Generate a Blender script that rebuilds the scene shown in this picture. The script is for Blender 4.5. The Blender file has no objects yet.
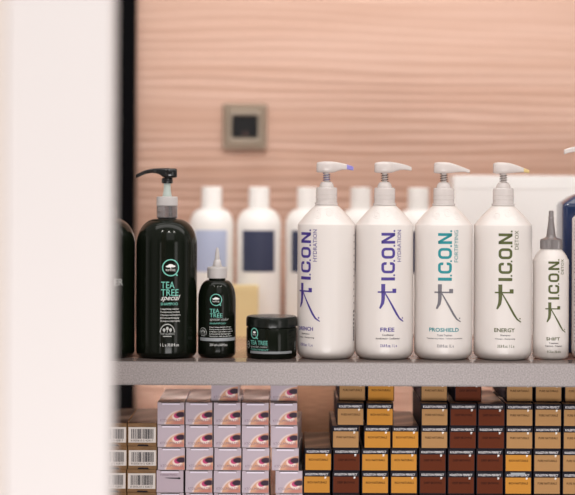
import bpy, bmesh, math, random
from mathutils import Vector, Matrix, noise
random.seed(7)
PI = math.pi
COL = bpy.context.scene.collection
S, D, UC, VC = 0.0014, 2.24, 287.5, 185.0      # metres per pixel at the bottle row, its distance, optical axis
EYE = 1.50
ROLL = math.radians(0.28)
SHELF = EYE - 0.2405                            # top of the shelf
FRONT = 2.163                                   # front edge of the shelf

def X(u, y=D, v=VC):
    du, dv = u - UC, v - VC
    return (du * math.cos(ROLL) + dv * math.sin(ROLL)) * S * y / D
def Z(v, y=D):
    return EYE + (VC - v) * S * y / D

def srgb(r, g, b):
    f = lambda c: (c / 255 / 12.92) if c / 255 <= 0.04045 else ((c / 255 + 0.055) / 1.055) ** 2.4
    return (f(r), f(g), f(b), 1)

# ---------------------------------------------------------------- materials
def mat(name, col, rough=0.5, metal=0.0, trans=0.0, coat=0.0, ior=1.45, spec=0.5, sss=0.0):
    m = bpy.data.materials.new(name); m.use_nodes = True
    b = m.node_tree.nodes['Principled BSDF']
    b.inputs['Base Color'].default_value = col
    b.inputs['Roughness'].default_value = rough
    b.inputs['Metallic'].default_value = metal
    b.inputs['Transmission Weight'].default_value = trans
    b.inputs['Coat Weight'].default_value = coat
    b.inputs['Coat Roughness'].default_value = 0.08
    b.inputs['IOR'].default_value = ior
    b.inputs['Specular IOR Level'].default_value = spec
    if sss:
        b.inputs['Subsurface Weight'].default_value = sss
        b.inputs['Subsurface Radius'].default_value = (1, .9, .8)
        b.inputs['Subsurface Scale'].default_value = 0.004
    return m
def nodes(m): return m.node_tree.nodes, m.node_tree.links, m.node_tree.nodes['Principled BSDF']
def ramp(nt, fac, stops):
    r = nt.nodes.new('ShaderNodeValToRGB'); nt.links.new(fac, r.inputs[0])
    e = r.color_ramp.elements
    e[0].position, e[0].color = stops[0]; e[1].position, e[1].color = stops[-1]
    for p, c in stops[1:-1]:
        k = e.new(p); k.color = c
    return r.outputs[0]
def noisy(m, c1, c2, scale=(300, 300, 300), bump=0.0, detail=3, lo=0.35, hi=0.65):
    n, l, b = nodes(m)
    tc = n.new('ShaderNodeTexCoord'); mp = n.new('ShaderNodeMapping'); nz = n.new('ShaderNodeTexNoise')
    mp.inputs['Scale'].default_value = scale
    nz.inputs['Scale'].default_value = 1; nz.inputs['Detail'].default_value = detail
    l.new(tc.outputs['Object'], mp.inputs[0]); l.new(mp.outputs[0], nz.inputs[0])
    l.new(ramp(m.node_tree, nz.outputs[0], [(lo, c1), (hi, c2)]), b.inputs['Base Color'])
    if bump:
        bp = n.new('ShaderNodeBump'); bp.inputs['Strength'].default_value = bump; bp.inputs['Distance'].default_value = 0.0005
        l.new(nz.outputs[0], bp.inputs['Height']); l.new(bp.outputs[0], b.inputs['Normal'])
    return m

M = {}
M['wall'] = noisy(mat('wall_veneer', srgb(198, 160, 141), 0.42), srgb(195, 156, 136), srgb(203, 166, 148), (2, 2, 60))
M['panel'] = mat('white_lacquer', srgb(216, 210, 209), 0.5)
M['panel2'] = mat('cream_lacquer', srgb(214, 203, 196), 0.5)
M['black_frame'] = mat('black_frame', srgb(10, 10, 12), 0.9, spec=0.05)
M['shelf'] = noisy(mat('shelf_laminate', srgb(178, 138, 122), 0.22), srgb(160, 120, 104), srgb(182, 142, 126), (12, 120, 12))
M['lip'] = noisy(mat('shelf_metal', srgb(152, 142, 140), 0.42, 0.15), srgb(136, 128, 128), srgb(160, 152, 151), (520, 520, 520), 0.12, 2)
M['floor'] = noisy(mat('floor_tile', srgb(150, 135, 125), 0.4), srgb(140, 125, 115), srgb(160, 145, 134), (8, 8, 8))
M['white_plastic'] = mat('white_plastic', srgb(220, 213, 209), 0.33, coat=0.15, sss=0.15)
M['white_back'] = mat('white_gloss_plastic', srgb(246, 243, 240), 0.3)
M['pump'] = mat('frosted_pump_plastic', srgb(224, 216, 213), 0.25, trans=0.3, coat=0.3)
M['purple_tint'] = mat('purple_product', srgb(150, 142, 222), 0.25, trans=0.3)
M['yellow_tint'] = mat('yellow_product', srgb(212, 186, 124), 0.3, trans=0.1)
M['spring'] = mat('spring_steel', srgb(120, 105, 98), 0.25, 1.0)
M['spring_p'] = mat('spring_purple', srgb(110, 98, 140), 0.3, 0.6)
M['tea'] = mat('dark_green_plastic', (0.0045, 0.0065, 0.0035, 1), 0.13, coat=0.0, spec=0.25)
n, l, b = nodes(M['tea'])
M['tea_black'] = mat('black_plastic', srgb(16, 16, 17), 0.2, coat=0.2)
M['tea_lid'] = mat('dark_lid', srgb(16, 20, 16), 0.22, spec=0.4)
M['clear'] = mat('clear_collar_plastic', srgb(150, 146, 148), 0.15, trans=0.7)
M['cap_white'] = mat('milky_plastic', srgb(208, 203, 202), 0.35, trans=0.25)
M['stem'] = mat('pale_stem', srgb(196, 208, 202), 0.3, trans=0.2)
M['teal'] = mat('teal_ink', srgb(116, 196, 180), 0.5)
M['white_ink'] = mat('white_ink', srgb(240, 240, 238), 0.5)
M['pale_ink'] = mat('pale_ink', srgb(222, 218, 222), 0.5)
M['grey_ink'] = mat('grey_ink', srgb(178, 180, 178), 0.5)
M['silver_ink'] = mat('silver_ink', srgb(150, 154, 158), 0.4)
M['violet'] = mat('violet_ink', srgb(68, 50, 136), 0.45)
M['turq'] = mat('turquoise_ink', srgb(0, 134, 142), 0.45)
M['slate'] = mat('slate_ink', srgb(108, 104, 112), 0.45)
M['olive'] = mat('olive_ink', srgb(78, 84, 34), 0.45)
M['ink'] = mat('dark_ink', srgb(40, 36, 44), 0.5)
M['faint_ink'] = mat('faint_ink', srgb(140, 116, 132), 0.5)
M['gunmetal'] = mat('gunmetal_plastic', srgb(150, 144, 144), 0.3, 0.7)
M['navy'] = mat('navy_lacquer', srgb(24, 44, 84), 0.16, coat=0.6)
M['navy_label'] = mat('navy_label', srgb(58, 64, 90), 0.5)
M['pale_label'] = mat('pale_blue_label', srgb(184, 194, 222), 0.5)
M['white_card'] = mat('white_card', srgb(250, 248, 246), 0.45)
M['yellow_card'] = mat('yellow_card', srgb(242, 220, 166), 0.5)
M['plate'] = mat('champagne_metal', srgb(176, 162, 146), 0.35, 0.6)
M['socket_black'] = mat('socket_black', srgb(14, 14, 16), 0.3)
M['brown_card'] = noisy(mat('brown_cardboard', srgb(190, 140, 108), 0.8), srgb(182, 132, 102), srgb(198, 148, 116), (40, 40, 600), 0.0)
M['kraft'] = noisy(mat('kraft_gold', srgb(124, 90, 52), 0.55), srgb(106, 76, 44), srgb(134, 98, 60), (60, 60, 500))
M['box_black'] = mat('carton_black', srgb(26, 23, 32), 0.55, spec=0.15)
M['box_dark'] = mat('carton_dark_grey', srgb(72, 62, 56), 0.35)
M['rich'] = mat('carton_amber', srgb(196, 134, 50), 0.6, spec=0.2)
M['pure'] = mat('carton_tan', srgb(172, 130, 84), 0.6, spec=0.2)
M['deep'] = mat('carton_chestnut', srgb(94, 42, 20), 0.6, spec=0.12)
M['text_brown'] = mat('brown_black_ink', srgb(40, 24, 14), 0.6, spec=0.1)
M['text_deep'] = mat('deep_brown_ink', srgb(44, 18, 10), 0.6, spec=0.1)
M['lilac'] = mat('carton_lilac', srgb(186, 170, 182), 0.5, spec=.3)
M['lilac_flap'] = mat('carton_flap_highlight', srgb(226, 216, 232), 0.35)  # flap highlight put into the colour as a paler tone
M['lilac_side'] = mat('carton_side_grey', srgb(170, 156, 160), 0.45)
M['label_white'] = mat('label_paper', srgb(212, 204, 200), 0.5)

def top_mat(name, dark, mid, light, scale):
    m = mat(name, dark, 0.3, coat=0.3); n, l, b = nodes(m)
    tc = n.new('ShaderNodeTexCoord'); mp = n.new('ShaderNodeMapping'); w = n.new('ShaderNodeTexWave')
    mp.inputs['Rotation'].default_value = (0, 0, 0.9); mp.inputs['Scale'].default_value = scale
    w.inputs['Scale'].default_value = 1; w.inputs['Distortion'].default_value = 2.5; w.inputs['Detail'].default_value = 2
    w.inputs['Detail Scale'].default_value = 0.6
    l.new(tc.outputs['Object'], mp.inputs[0]); l.new(mp.outputs[0], w.inputs[0])
    l.new(ramp(m.node_tree, w.outputs['Fac'], [(0.1, dark), (0.6, mid), (0.97, light)]), b.inputs['Base Color'])
    return m
M['top_hair'] = top_mat('carton_top_hair_picture', srgb(98, 82, 72), srgb(116, 100, 90), srgb(160, 130, 106), (7, 7, 7))
M['top_grey'] = top_mat('carton_top_grey', srgb(124, 114, 110), srgb(142, 131, 126), srgb(172, 162, 158), (8, 5, 8))
M['top_dark'] = top_mat('carton_top_dark', srgb(50, 42, 36), srgb(62, 53, 45), srgb(88, 76, 66), (8, 5, 8))

def eye_picture():
    """lilac carton front: a close-up printed in flat soft-edged patches (object coordinates of the print)"""
    m = mat('carton_eye_picture', srgb(196, 182, 200), 0.5, spec=.3); n, l, b = nodes(m)
    tc = n.new('ShaderNodeTexCoord')
    px = 0.001375
    def ell(cx, cy, rx, ry, rot, soft):
        mp = n.new('ShaderNodeMapping'); mp.vector_type = 'TEXTURE'
        mp.inputs['Location'].default_value = (cx * px, 0, cy * px)
        mp.inputs['Rotation'].default_value = (0, rot, 0)
        mp.inputs['Scale'].default_value = (rx * px, 1, ry * px)
        l.new(tc.outputs['Object'], mp.inputs[0])
        ln = n.new('ShaderNodeVectorMath'); ln.operation = 'LENGTH'; l.new(mp.outputs[0], ln.inputs[0])
        mr = n.new('ShaderNodeMapRange'); mr.interpolation_type = 'SMOOTHSTEP'
        mr.inputs['From Min'].default_value = 1 - soft; mr.inputs['From Max'].default_value = 1 + soft
        mr.inputs['To Min'].default_value = 1; mr.inputs['To Max'].default_value = 0
        l.new(ln.outputs['Value'], mr.inputs[0]); return mr.outputs[0]
    cur = None
    def over(fac, c):
        nonlocal cur
        mx = n.new('ShaderNodeMix'); mx.data_type = 'RGBA'
        l.new(fac, mx.inputs[0])
        if cur is None: mx.inputs[6].default_value = srgb(190, 176, 188)
        else: l.new(cur, mx.inputs[6])
        mx.inputs[7].default_value = c; cur = mx.outputs[2]
    over(ell(8.0, -2.6, 15.0, 16.9, 0, 0.05), srgb(226, 206, 204))       # pale rim
    over(ell(9.0, -3.2, 14.6, 16.5, 0, 0.04), srgb(216, 164, 134))      # skin
    over(ell(11.0, -1.0, 11.5, 6.5, 0, 0.3), srgb(198, 130, 116))        # rosy lower skin
    over(ell(6.0, 7.6, 4.8, 3.3, 0.25, 0.25), srgb(244, 222, 214))       # white of the eye
    over(ell(13.0, 13.0, 7.5, 2.0, -0.1, 0.25), srgb(204, 146, 118))     # lid above
    over(ell(6.2, 9.2, 3.5, 2.7, 0, 0.2), srgb(200, 70, 120))            # magenta
    over(ell(10.0, 10.3, 5.0, 2.8, -0.05, 0.25), srgb(48, 22, 46))         # dark pupil
    l.new(cur, b.inputs['Base Color'])
    return m
M['eye'] = eye_picture()

# ---------------------------------------------------------------- helpers
def obj(name, mesh, m=None, parent=None, smooth=None, loc=None):
    if isinstance(mesh, bmesh.types.BMesh):
        bm = mesh; mesh = bpy.data.meshes.new(name); bm.normal_update(); bm.to_mesh(mesh); bm.free()
    for k in (m if isinstance(m, (list, tuple)) else [m] if m else []): mesh.materials.append(k)
    if smooth:
        mesh.polygons.foreach_set('use_smooth', [True] * len(mesh.polygons))
        mesh.set_sharp_from_angle(angle=math.radians(smooth))
    o = bpy.data.objects.new(name, mesh); COL.objects.link(o)
    if parent: o.parent = parent
    if loc: o.location = loc
    return o
def thing(name, label, cat, loc, rz=0, group=None):
    o = bpy.data.objects.new(name, None); COL.objects.link(o); o.empty_display_size = 0.02
    o.location = loc; o.rotation_euler = (0, 0, rz); o['label'] = label; o['category'] = cat
    if group: o['group'] = group
    return o
def struct(name, bm, m, smooth=None):
    o = obj(name, bm, m, smooth=smooth); o['kind'] = 'structure'; return o
def copy_tree(o, parent=None):
    c = o.copy(); COL.objects.link(c); c.parent = parent
    for ch in list(o.children): copy_tree(ch, c)
    return c
def add_box(bm, x0, x1, y0, y1, z0, z1, bev=0.0, seg=2):
    r = bmesh.ops.create_cube(bm, size=1)
    vs = r['verts']
    for v in vs:
        v.co = Vector((x0 + (v.co.x + .5) * (x1 - x0), y0 + (v.co.y + .5) * (y1 - y0), z0 + (v.co.z + .5) * (z1 - z0)))
    if bev:
        es = list({e for v in vs for e in v.link_edges})
        bmesh.ops.bevel(bm, geom=es, offset=bev, segments=seg, profile=0.5, affect='EDGES')
    return bm
def bx(*a, **k): return add_box(bmesh.new(), *a, **k)
def add_lathe(bm, prof, n=72, ribs=0, ribr=None, cx=0, cy=0):
    """prof: list of (radius, z) bottom to top; closed with caps where radius > 0"""
    rings = []
    for i, (r, z) in enumerate(prof):
        ring = []
        for k in range(n):
            a = 2 * PI * k / n
            rr = r
            if ribs and ribr and ribr[0] <= z <= ribr[1]: rr = r * (1 - 0.045 * (k % 2))
            ring.append(bm.verts.new((cx + rr * math.cos(a), cy + rr * math.sin(a), z)))
        rings.append(ring)
    for a, c in zip(rings, rings[1:]):
        for k in range(n):
            bm.faces.new((a[k], a[(k + 1) % n], c[(k + 1) % n], c[k]))
    bm.faces.new(rings[0][::-1]); bm.faces.new(rings[-1])
    return bm
def lathe(prof, **k): return add_lathe(bmesh.new(), prof, **k)
def rounded(r0, z0, r1, z1, n=8, convex=True, p=1.0):
    """quarter-ellipse from (r0,z0) to (r1,z1)"""
    out = []
    for i in range(n + 1):
        t = i / n * PI / 2
        if convex: out.append((r0 + (r1 - r0) * (1 - math.cos(t)), z0 + (z1 - z0) * math.sin(t)))
        else: out.append((r0 + (r1 - r0) * math.sin(t), z0 + (z1 - z0) * (1 - math.cos(t))))
    return out
def add_loft_x(bm, secs, n=16, e=4.2):
    """sections across the x axis: (x, z_bottom, z_top, half_width_y, y_center)"""
    rings = []
    for s in secs:
        x, z0, z1, hw = s[:4]; yc = s[4] if len(s) > 4 else 0
        ring = []
        for k in range(n):
            a = 2 * PI * k / n
            c, q = math.cos(a), math.sin(a)
            ring.append(bm.verts.new((x, yc + hw * math.copysign(abs(c) ** (2 / e), c), (z0 + z1) / 2 + (z1 - z0) / 2 * math.copysign(abs(q) ** (2 / e), q))))
        rings.append(ring)
    for a, c in zip(rings, rings[1:]):
        for k in range(n): bm.faces.new((a[k], a[(k + 1) % n], c[(k + 1) % n], c[k]))
    bm.faces.new(rings[0][::-1]); bm.faces.new(rings[-1])
    bmesh.ops.recalc_face_normals(bm, faces=bm.faces)
    return bm
def add_tube(bm, pts, r, n=8, closed=False):
    rings = []
    for i, p in enumerate(pts):
        p = Vector(p); a = Vector(pts[max(i - 1, 0)]); c = Vector(pts[min(i + 1, len(pts) - 1)])
        t = (c - a).normalized(); u = t.orthogonal().normalized() if abs(t.z) > .9 else t.cross(Vector((0, 0, 1))).normalized()
        w = t.cross(u)
        rings.append([bm.verts.new(p + r * (math.cos(2 * PI * k / n) * u + math.sin(2 * PI * k / n) * w)) for k in range(n)])
    for a, c in zip(rings, rings[1:]):
        for k in range(n): bm.faces.new((a[k], a[(k + 1) % n], c[(k + 1) % n], c[k]))
    bm.faces.new(rings[0][::-1]); bm.faces.new(rings[-1])
    return bm

# ---- flat art: everything is drawn in a plane (x right, y up), then laid on its surface
def art(): return bmesh.new()
def rect(bm, x0, y0, x1, y1):
    bm.faces.new([bm.verts.new((x, y, 0)) for x, y in ((x0, y0), (x1, y0), (x1, y1), (x0, y1))]); return bm
def poly(bm, pts):
    bm.faces.new([bm.verts.new((x, y, 0)) for x, y in pts]); return bm
def stroke(bm, pts, w):
    """a line of varying width; w is one width or one per point"""
    if not isinstance(w, (list, tuple)): w = [w] * len(pts)
    L, R = [], []
    closed = pts[0] == pts[-1]
    for i, p in enumerate(pts):
        p = Vector(p)
        a = Vector(pts[i - 1]) if i else (Vector(pts[-2]) if closed else p)
        c = Vector(pts[i + 1]) if i + 1 < len(pts) else (Vector(pts[1]) if closed else p)
        d1 = (p - a).normalized() if (p - a).length else (c - p).normalized()
        d2 = (c - p).normalized() if (c - p).length else d1
        t = (d1 + d2).normalized(); nrm = Vector((-t.y, t.x))
        k = 1 / max(0.5, abs(nrm.dot(Vector((-d1.y, d1.x)))))
        L.append(bm.verts.new((*(p + nrm * w[i] / 2 * k), 0))); R.append(bm.verts.new((*(p - nrm * w[i] / 2 * k), 0)))
    for i in range(len(pts) - 1): bm.faces.new((R[i], R[i + 1], L[i + 1], L[i]))
    return bm
def arc(cx, cy, rx, ry, a0, a1, n=24):
    return [(cx + rx * math.cos(math.radians(a0 + (a1 - a0) * i / n)), cy + ry * math.sin(math.radians(a0 + (a1 - a0) * i / n))) for i in range(n + 1)]
def disc(bm, cx, cy, rx, ry=None, n=20):
    return poly(bm, arc(cx, cy, rx, ry or rx, 0, 360, n)[:-1])
_tc = {}
def text(bm, s, x0, y0, w, h, bold=0.0, shear=0.0, rot=False, res=2):
    """text fitted into the box; rot=True reads upwards"""
    key = (s, bold, shear)
    if key not in _tc:
        c = bpy.data.curves.new('t', 'FONT'); c.body = s; c.size = 1; c.offset = bold; c.shear = shear
        c.resolution_u = res; c.fill_mode = 'FRONT' if hasattr(c, 'fill_mode') else c.fill_mode
        try: c.dimensions = '2D'; c.fill_mode = 'BOTH'
        except Exception: pass
        o = bpy.data.objects.new('t', c); COL.objects.link(o)
        dg = bpy.context.evaluated_depsgraph_get(); dg.update()
        me = bpy.data.meshes.new_from_object(o.evaluated_get(dg))
        vs = [(v.co.x, v.co.y) for v in me.vertices]; fs = [tuple(p.vertices) for p in me.polygons if p.normal.z > 0] or [tuple(p.vertices) for p in me.polygons]
        bpy.data.objects.remove(o); bpy.data.curves.remove(c); bpy.data.meshes.remove(me)
        _tc[key] = (vs, fs)
    vs, fs = _tc[key]
    ax, bxx = min(v[0] for v in vs), max(v[0] for v in vs); ay, by = min(v[1] for v in vs), max(v[1] for v in vs)
    nv = []
    for vx, vy in vs:
        a, c = (vx - ax) / (bxx - ax), (vy - ay) / (by - ay)
        if rot: nv.append(bm.verts.new((x0 + w - c * w, y0 + a * h, 0)))
        else: nv.append(bm.verts.new((x0 + a * w, y0 + c * h, 0)))
    for f in fs:
        try: bm.faces.new([nv[i] for i in f])
        except ValueError: pass
    return bm
def slice_x(bm, step):
    xs = [v.co.x for v in bm.verts]; x = math.floor(min(xs) / step) * step
    while x < max(xs):
        bmesh.ops.bisect_plane(bm, geom=bm.verts[:] + bm.edges[:] + bm.faces[:], plane_co=(x, 0, 0), plane_no=(1, 0, 0)); x += step
    return bm
def wrap(name, bm, m, parent, R, ang=0.0, z=0.0, px=S, lift=0.00025, step=1.6):
    """lay flat art (pixel units, x = arc from the centre line, y = up) onto an upright cylinder facing -Y"""
    slice_x(bm, step)
    for v in bm.verts:
        a = ang + v.co.x * px / R; r = R + lift
        v.co = Vector((r * math.sin(a), -r * math.cos(a), z + v.co.y * px))
    bm.normal_update()
    for f in bm.faces:
        c = f.calc_center_median()
        if f.normal.x * c.x + f.normal.y * c.y < 0: f.normal_flip()
    return obj(name, bm, m, parent)
def flat(name, bm, m, parent, px=S, y=-0.0003, loc=(0, 0)):
    for v in bm.verts: v.co = Vector((loc[0] + v.co.x * px, y, loc[1] + v.co.y * px))
    bm.normal_update()
    for f in bm.faces:
        if f.normal.y > 0: f.normal_flip()
    return obj(name, bm, m, parent)

# ---------------------------------------------------------------- the setting
def relief_wall():
    x0, x1, z0, z1 = -1.1, 1.1, 0.0, 2.6
    fz0, fz1 = 0.95, 1.95
    zs = [z0 + i * 0.05 for i in range(19)] + [fz0 + i * 0.002 for i in range(int((fz1 - fz0) / 0.002))] + [fz1 + i * 0.05 for i in range(14)]
    xs = [x0 + i * (x1 - x0) / 110 for i in range(111)]
    yw = 2.78
    bm = bmesh.new(); rows = []
    for z in zs:
        row = []
        fade = max(0, min(1, (z - fz0) / 0.05, (fz1 - z) / 0.05))
        for x in xs:
            w1 = noise.noise(Vector((x * 1.1, z * 2.6, 1.7)))
            w2 = noise.noise(Vector((x * 2.6, z * 16.0, 5.1)))
            w3 = noise.noise(Vector((x * 7.0, z * 34.0, 8.4)))
            ph = (z + 0.018 * x) / 0.0160 * 2 * PI + 10.0 * w1 + 3.6 * w2 + 1.0 * w3
            amp = 0.35 + 1.3 * max(0, noise.noise(Vector((x * 1.8, z * 14.0, 9.3))) + 0.3)
            s = math.sin(ph); s = 1 - 2 * ((1 - s) / 2) ** 0.65
            h = 0.00115 * amp * s + 0.0022 * noise.noise(Vector((x * 0.8, z * 22, 3.0)))
            row.append(bm.verts.new((x, yw - h * fade, z)))
        rows.append(row)
    for a, c in zip(rows, rows[1:]):
        for k in range(len(xs) - 1): bm.faces.new((a[k], a[k + 1], c[k + 1], c[k]))
    return bm
w = struct('wall_back', relief_wall(), M['wall'], smooth=80)
sl = w.modifiers.new('depth', 'SOLIDIFY'); sl.thickness = 0.06; sl.offset = -1
struct('floor', bx(-1.6, 1.6, -1.2, 2.84, -0.05, 0), M['floor'])
# white partition close to the camera (left)
yp = 1.50
px1 = X(116.0, yp + .04); px0 = X(5, yp)
bm = bx(px0, px1, yp, yp + 0.04, 0, 2.5, bev=0.002)
struct('wall_left', bm, M['panel'])
struct('trim_1', bx(px0 - 0.12, px0, yp - 0.006, yp + 0.04, 0, 2.5, bev=0.002), M['panel2'])

# black uprights at the back of the shelves
ux = X(134.6, 2.75)
for a, c in ((ux - 0.12, ux),):
    o = obj('shelf_upright', bx(a, c, 2.745, 2.775, 0, 2.45, bev=0.001), M['black_frame'])
    o['label'] = 'black upright on the ribbed wall behind the green-black bottles'
    o['category'] = 'shelf upright'

# the shelf with its metal front edge
t = thing('wall_shelf', 'long brown laminate shelf with speckled grey metal front edge carrying the bottles', 'shelf', (0, FRONT, SHELF))
obj('board', bx(-0.72, 0.72, 0.0582, 0.495, -0.022, 0, bev=0.0004), M['shelf'], t)
for x_ in (-.62, .62): obj('bracket', bx(x_ - .02, x_ + .02, .40, .600, -.027, -.022), M['lip'], t)
bm = bmesh.new()
add_box(bm, -0.72, 0.72, 0.0, 0.012, -0.0308, 0.0, bev=0.0007)
add_box(bm, -0.72, 0.72, 0.0, 0.035, -0.0308, -0.0296)
obj('front_edge', bm, M['lip'], t)
obj('top_strip', bx(-0.72, 0.72, 0.0121, 0.058, -0.022, 0.0), mat('glossy_grey_strip', srgb(112, 99, 95), 0.16, spec=.8), t)
LOW = Z(516.2, 2.2)
t = thing('lower_shelf', 'lower brown laminate shelf carrying the stacked cartons', 'shelf', (0, FRONT, LOW))
obj('board', bx(-0.72, 0.72, 0.011, 0.495, -0.022, 0, bev=0.0008), M['shelf'], t)
for x_ in (-.62, .62): obj('bracket', bx(x_ - .02, x_ + .02, .40, .600, -.027, -.022), M['lip'], t)
obj('front_edge', bx(-0.72, 0.72, 0.0, 0.0105, -0.0318, 0.0, bev=0.0007), M['lip'], t)

# ---------------------------------------------------------------- wall switch
ys = 2.776
def sx(u): return X(u, ys, 126)
def sz(v): return Z(v, ys)
cxs, czs = (sx(223) + sx(267)) / 2, (sz(104) + sz(150)) / 2
t = thing('wall_switch', 'square champagne-framed wall switch with black centre on the ribbed wall', 'switch', (cxs, ys, czs))
hw, hh = (sx(267) - sx(223)) / 2, (sz(104) - sz(150)) / 2
def frame(bm, w0, h0, w1, h1, y0, y1, y2):
    """sloped square ring: outer edge at y0, crest y1, inner edge y2"""
    def loop(w_, h_, y): return [bm.verts.new((s * w_, y, q * h_)) for s, q in ((-1, -1), (1, -1), (1, 1), (-1, 1))]
    ls = [loop(w0, h0, 0.002), loop(w0, h0, y0), loop(w0 - 0.003, h0 - 0.003, y1), loop(w1 + 0.002, h1 + 0.002, y1), loop(w1, h1, y2), loop(w1, h1, 0.002)]
    for a, c in zip(ls, ls[1:]):
        for k in range(4): bm.faces.new((a[k], a[(k + 1) % 4], c[(k + 1) % 4], c[k]))
    bmesh.ops.recalc_face_normals(bm, faces=bm.faces); return bm
obj('outer_frame', frame(bmesh.new(), hw, hh, 0.031, 0.032, -0.005, -0.011, -0.009), M['plate'], t)
obj('inner_frame', frame(bmesh.new(), 0.0305, 0.0315, 0.0218, 0.019, -0.010, -0.016, -0.008), M['plate'], t)
obj('centre_insert', bx(-0.0217, 0.0217, -0.009, 0.002, -0.0188, 0.0188, bev=0.001), M['socket_black'], t)
bm = lathe([(0.0048, 0), (0.0048, 0.002), (0.004, 0.003)], n=24); bmesh.ops.rotate(bm, verts=bm.verts, cent=(0, 0, 0), matrix=Matrix.Rotation(PI / 2, 3, 'X'))
bmesh.ops.translate(bm, verts=bm.verts, vec=(0.001, -0.009, -0.013)); obj('pilot_lamp', bm, mat('smoked_lens', srgb(80, 64, 62), 0.25), t)

# ---------------------------------------------------------------- white pump bottles
R1 = 28.85 * S
BV = VC + 0.2405 / S        # image row of the shelf top at the bottle axis (356.8)
def h(v): return (BV - v) * S
def hf(v): return (BV - VC) * S + (VC - v) * S * (D - R1) / D     # height of a print on the front of a bottle
HEAD_A = [(-10.2, 171, 163.5, 3.0), (-9.6, 172, 162.3, 5), (-7, 172.5, 161.6, 8.2), (-2, 172.6, 161.0, 10), (4, 172.6, 161.1, 9.6), (8, 172, 161.5, 6.8), (11, 170.8, 162.0, 4.6), (15, 169.6, 162.8, 3.6), (20, 169.2, 164.0, 3.1)]
TIP_A = [(20, 169.2, 164.0, 3.1), (24, 169.8, 165.4, 2.7), (26.6, 170.2, 166.6, 2.2)]
HEAD_B = [(-10.0, 171.5, 163.5, 3.0), (-9.3, 172.3, 162, 5), (-6, 172.8, 161.2, 8.4), (0, 172.8, 161.2, 9.6), (6, 172.4, 161.9, 8), (11, 171.8, 163.4, 5.6), (16, 171.3, 165.2, 4.2), (20, 171.2, 166.7, 3.3)]
TIP_B = [(20, 171.2, 166.7, 3.3), (23.5, 171.8, 168.2, 2.8), (25.6, 172, 169, 2.2)]
def secs(lst): return [(x * S, h(z0), h(z1), w_ * S) for x, z0, z1, w_ in lst]
def bottle_profile(Rp, vs, vn, rn, vb=BV, rb=6.5):
    """Rp radius px, shoulder row, neck row, neck radius"""
    p = [(0.5 * Rp * S, 0.0015), (0.80 * Rp * S, 0.0012), ((Rp - rb) * S, 0)]
    p += [((Rp - rb + rb * math.sin(t)) * S, (rb * 1.15 * (1 - math.cos(t))) * S) for t in [PI / 2 * i / 6 for i in range(1, 7)]]
    n = 14; z0 = rb * 1.15 * S; z1 = h(vs + 1.6)
    p += [(Rp * S, z0 + (z1 - z0) * i / n) for i in range(1, n + 1)]
    p += [((Rp - 0.25) * S, h(vs + 0.7)), ((Rp - 1.1) * S, h(vs - 0.1))]
    for i in range(1, 9):
        tt = i / 9; r = Rp - 1.1 + (rn - Rp + 1.1) * tt + 1.0 * math.sin(PI * tt)
        p.append((r * S, h(vs - 0.1 + (vn - vs + 0.1) * tt)))
    p += [(rn * S, h(vn))]
    return p
def swirls():
    # raised spiral flourishes moulded on the cone, facing front
    bm = bmesh.new()
    def on(a_px, v):
        tt = (222.9 - v) / (222.9 - 204.5); r = (27.5 + (10.6 - 27.5) * tt + 1.0 * math.sin(PI * tt)) * S
        a = a_px * S / r; return (r * math.sin(a), -r * math.cos(a), h(v))
    for cx, cv, sg in ((-9, 214.5, 1), (2, 212.5, -1), (12.5, 215, 1)):
        pts = []
        for i in range(30):
            t = i / 29; q = 1.2 + 3.6 * t; a = sg * t * 3.2 * PI + 1
            pts.append(on(cx + q * math.cos(a), cv + q * 0.95 * math.sin(a)))
        add_tube(bm, pts, .32 * S, n=6)
    return bm
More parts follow.
